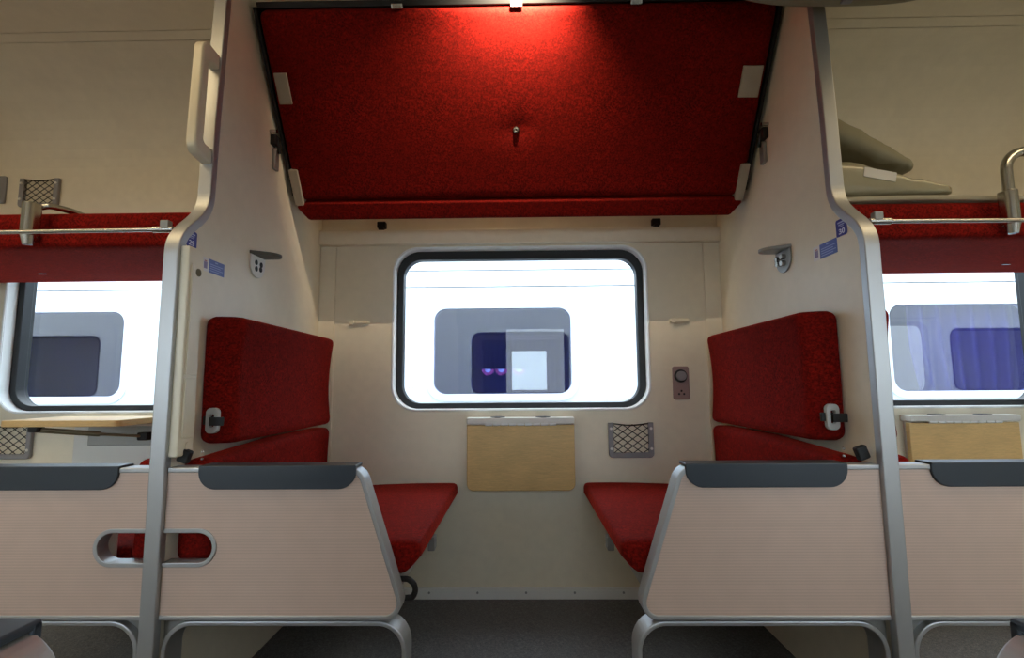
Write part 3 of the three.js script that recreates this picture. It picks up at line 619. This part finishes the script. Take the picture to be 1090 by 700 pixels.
// ---------------------------------------------------------------- outside: the carriage on the next track
{
  const zB = -1.9, pitch = 1.87, c0 = -0.142;
  const t = thing('railway_carriage', 'white railway carriage with dark rounded windows standing outside', 'carriage', [0, -0.9, zB]);
  const L = 8, hs = [];
  const cs = []; for (let k = -4; k <= 4; k++) cs.push(c0 + k * pitch);
  for (const c of cs) hs.push(rrect(c - 0.566, c + 0.566, 0.851, 1.557, 0.1));
  const V = (a) => a.map((p) => new THREE.Vector2(...p));
  part('body_side', exXY(V([[-L, -0.9], [L, -0.9], [L, 1.736], [-L, 1.736]]), zB - 0.06, zB, hs), M.carPaint, t);
  part('body_side', exXY(V([[-L, 1.744], [L, 1.744], [L, 1.876], [-L, 1.876]]), zB - 0.06, zB), M.carPaint, t);
  part('body_side', exXY(V([[-L, 1.884], [L, 1.884], [L, 2.5], [-L, 2.5]]), zB - 0.06, zB), M.carPaint, t);
  part('seam_backing', box(-L, L, 1.72, 1.9, zB - 0.075, zB - 0.0605, 0), M.groove, t);
  part('roof', exZY([...Array.from({ length: 13 }, (_, i) => { const a = Math.PI * i / 12; return new THREE.Vector2(zB - 1.45 + 1.45 * Math.cos(a), 2.5 + 0.55 * Math.sin(a)); })], -L, L), std({ color: 0xb9bcc0, roughness: 0.6 }), t);
  part('inside_shell', merge([box(-L, L, -0.9, 2.5, zB - 2.9, zB - 2.85, 0), box(-L, L, -0.9, -0.85, zB - 2.9, zB - 0.06, 0)]), std({ color: 0xc0bdd0, roughness: 0.8 }), t);
  for (const k of [-1, 1]) part('inside_shell', box(k * L - 0.03, k * L + 0.03, -0.9, 2.5, zB - 2.9, zB - 0.06, 0), M.dark, t);
  for (const c of cs) {
    const o = rrect(c - 0.625, c + 0.625, 0.79, 1.612, 0.15, 10);
    part('window_rim', exXY(o, zB + 0.0005, zB + 0.006, [rrect(c - 0.567, c + 0.567, 0.85, 1.558, 0.1, 10)], 0.002), M.carPaint, t);
    const g = new THREE.ShapeGeometry(new THREE.Shape(rrect(c - 0.567, c + 0.567, 0.85, 1.558, 0.1, 10))); g.translate(0, 0, zB - 0.012);
    part('window_pane', g, M.tinted, t, 'dark blue tinted pane');
  }
  // marking near the bottom edge of the middle window
  const mk = canvas(128, 64, (c) => { c.fillStyle = '#f1f3f5'; c.fillRect(0, 0, 128, 64); c.fillStyle = '#9aa0a6'; c.font = 'bold 44px sans-serif'; c.textAlign = 'center'; c.textBaseline = 'middle'; c.fillText('151', 64, 32); });
  const mg = new THREE.PlaneGeometry(0.09, 0.045); mg.translate(-0.895, 0.9, zB + 0.001); part('marking', mg, std({ map: mk, roughness: 0.4 }), t, 'small grey digits');
  // curtain drawn behind the window on the right
  const cg = new THREE.PlaneGeometry(1.1, 0.9, 60, 10), cp = cg.attributes.position;
  for (let i = 0; i < cp.count; i++) { const x = cp.getX(i), y = cp.getY(i); cp.setX(i, x * (0.85 - 0.25 * (y > 0 ? 0 : -y))); cp.setZ(i, 0.03 * Math.sin(x * 38 + y)); }
  cg.computeVertexNormals(); cg.translate(3.75, 1.22, zB - 0.12); part('curtain', cg, std({ color: 0x6c6684, roughness: 0.9, side: THREE.DoubleSide }), t, 'purple curtain');
}
for (const x of [-0.275, -0.16, -0.01]) {                  // swags hung inside the other carriage
  const t = thing('bunting_swag', 'tiny pink and white half-round swag seen in the outside carriage window', 'bunting', [x, 1.0, -2.12], 'swags in the outside carriage');
  for (const [n, r0, r1, m] of [['white_band', 0.0, 0.028, M.frame], ['pink_band', 0.0285, 0.055, std({ color: 0xd06a86, roughness: 0.8 })]]) {
    const o = [], i = []; for (let k = 0; k <= 14; k++) { const a = Math.PI + Math.PI * k / 14; o.push(new THREE.Vector2(x + r1 * Math.cos(a), 1.06 + r1 * Math.sin(a))); i.push(new THREE.Vector2(x + Math.max(0.002, r0) * Math.cos(a), 1.06 + Math.max(0.002, r0) * Math.sin(a))); }
    part(n, exXY([...o, ...i.reverse()], -2.124, -2.116), m, t);
  }
}
const ground = structure('ground');
part('ballast', box(-30, 30, -1.35, -1.2, -20, 25, 0), M.gravel, ground);

scene.traverse((o) => { if (o.isMesh) { o.castShadow = true; o.receiveShadow = true; } });
renderer.render(scene, camera);
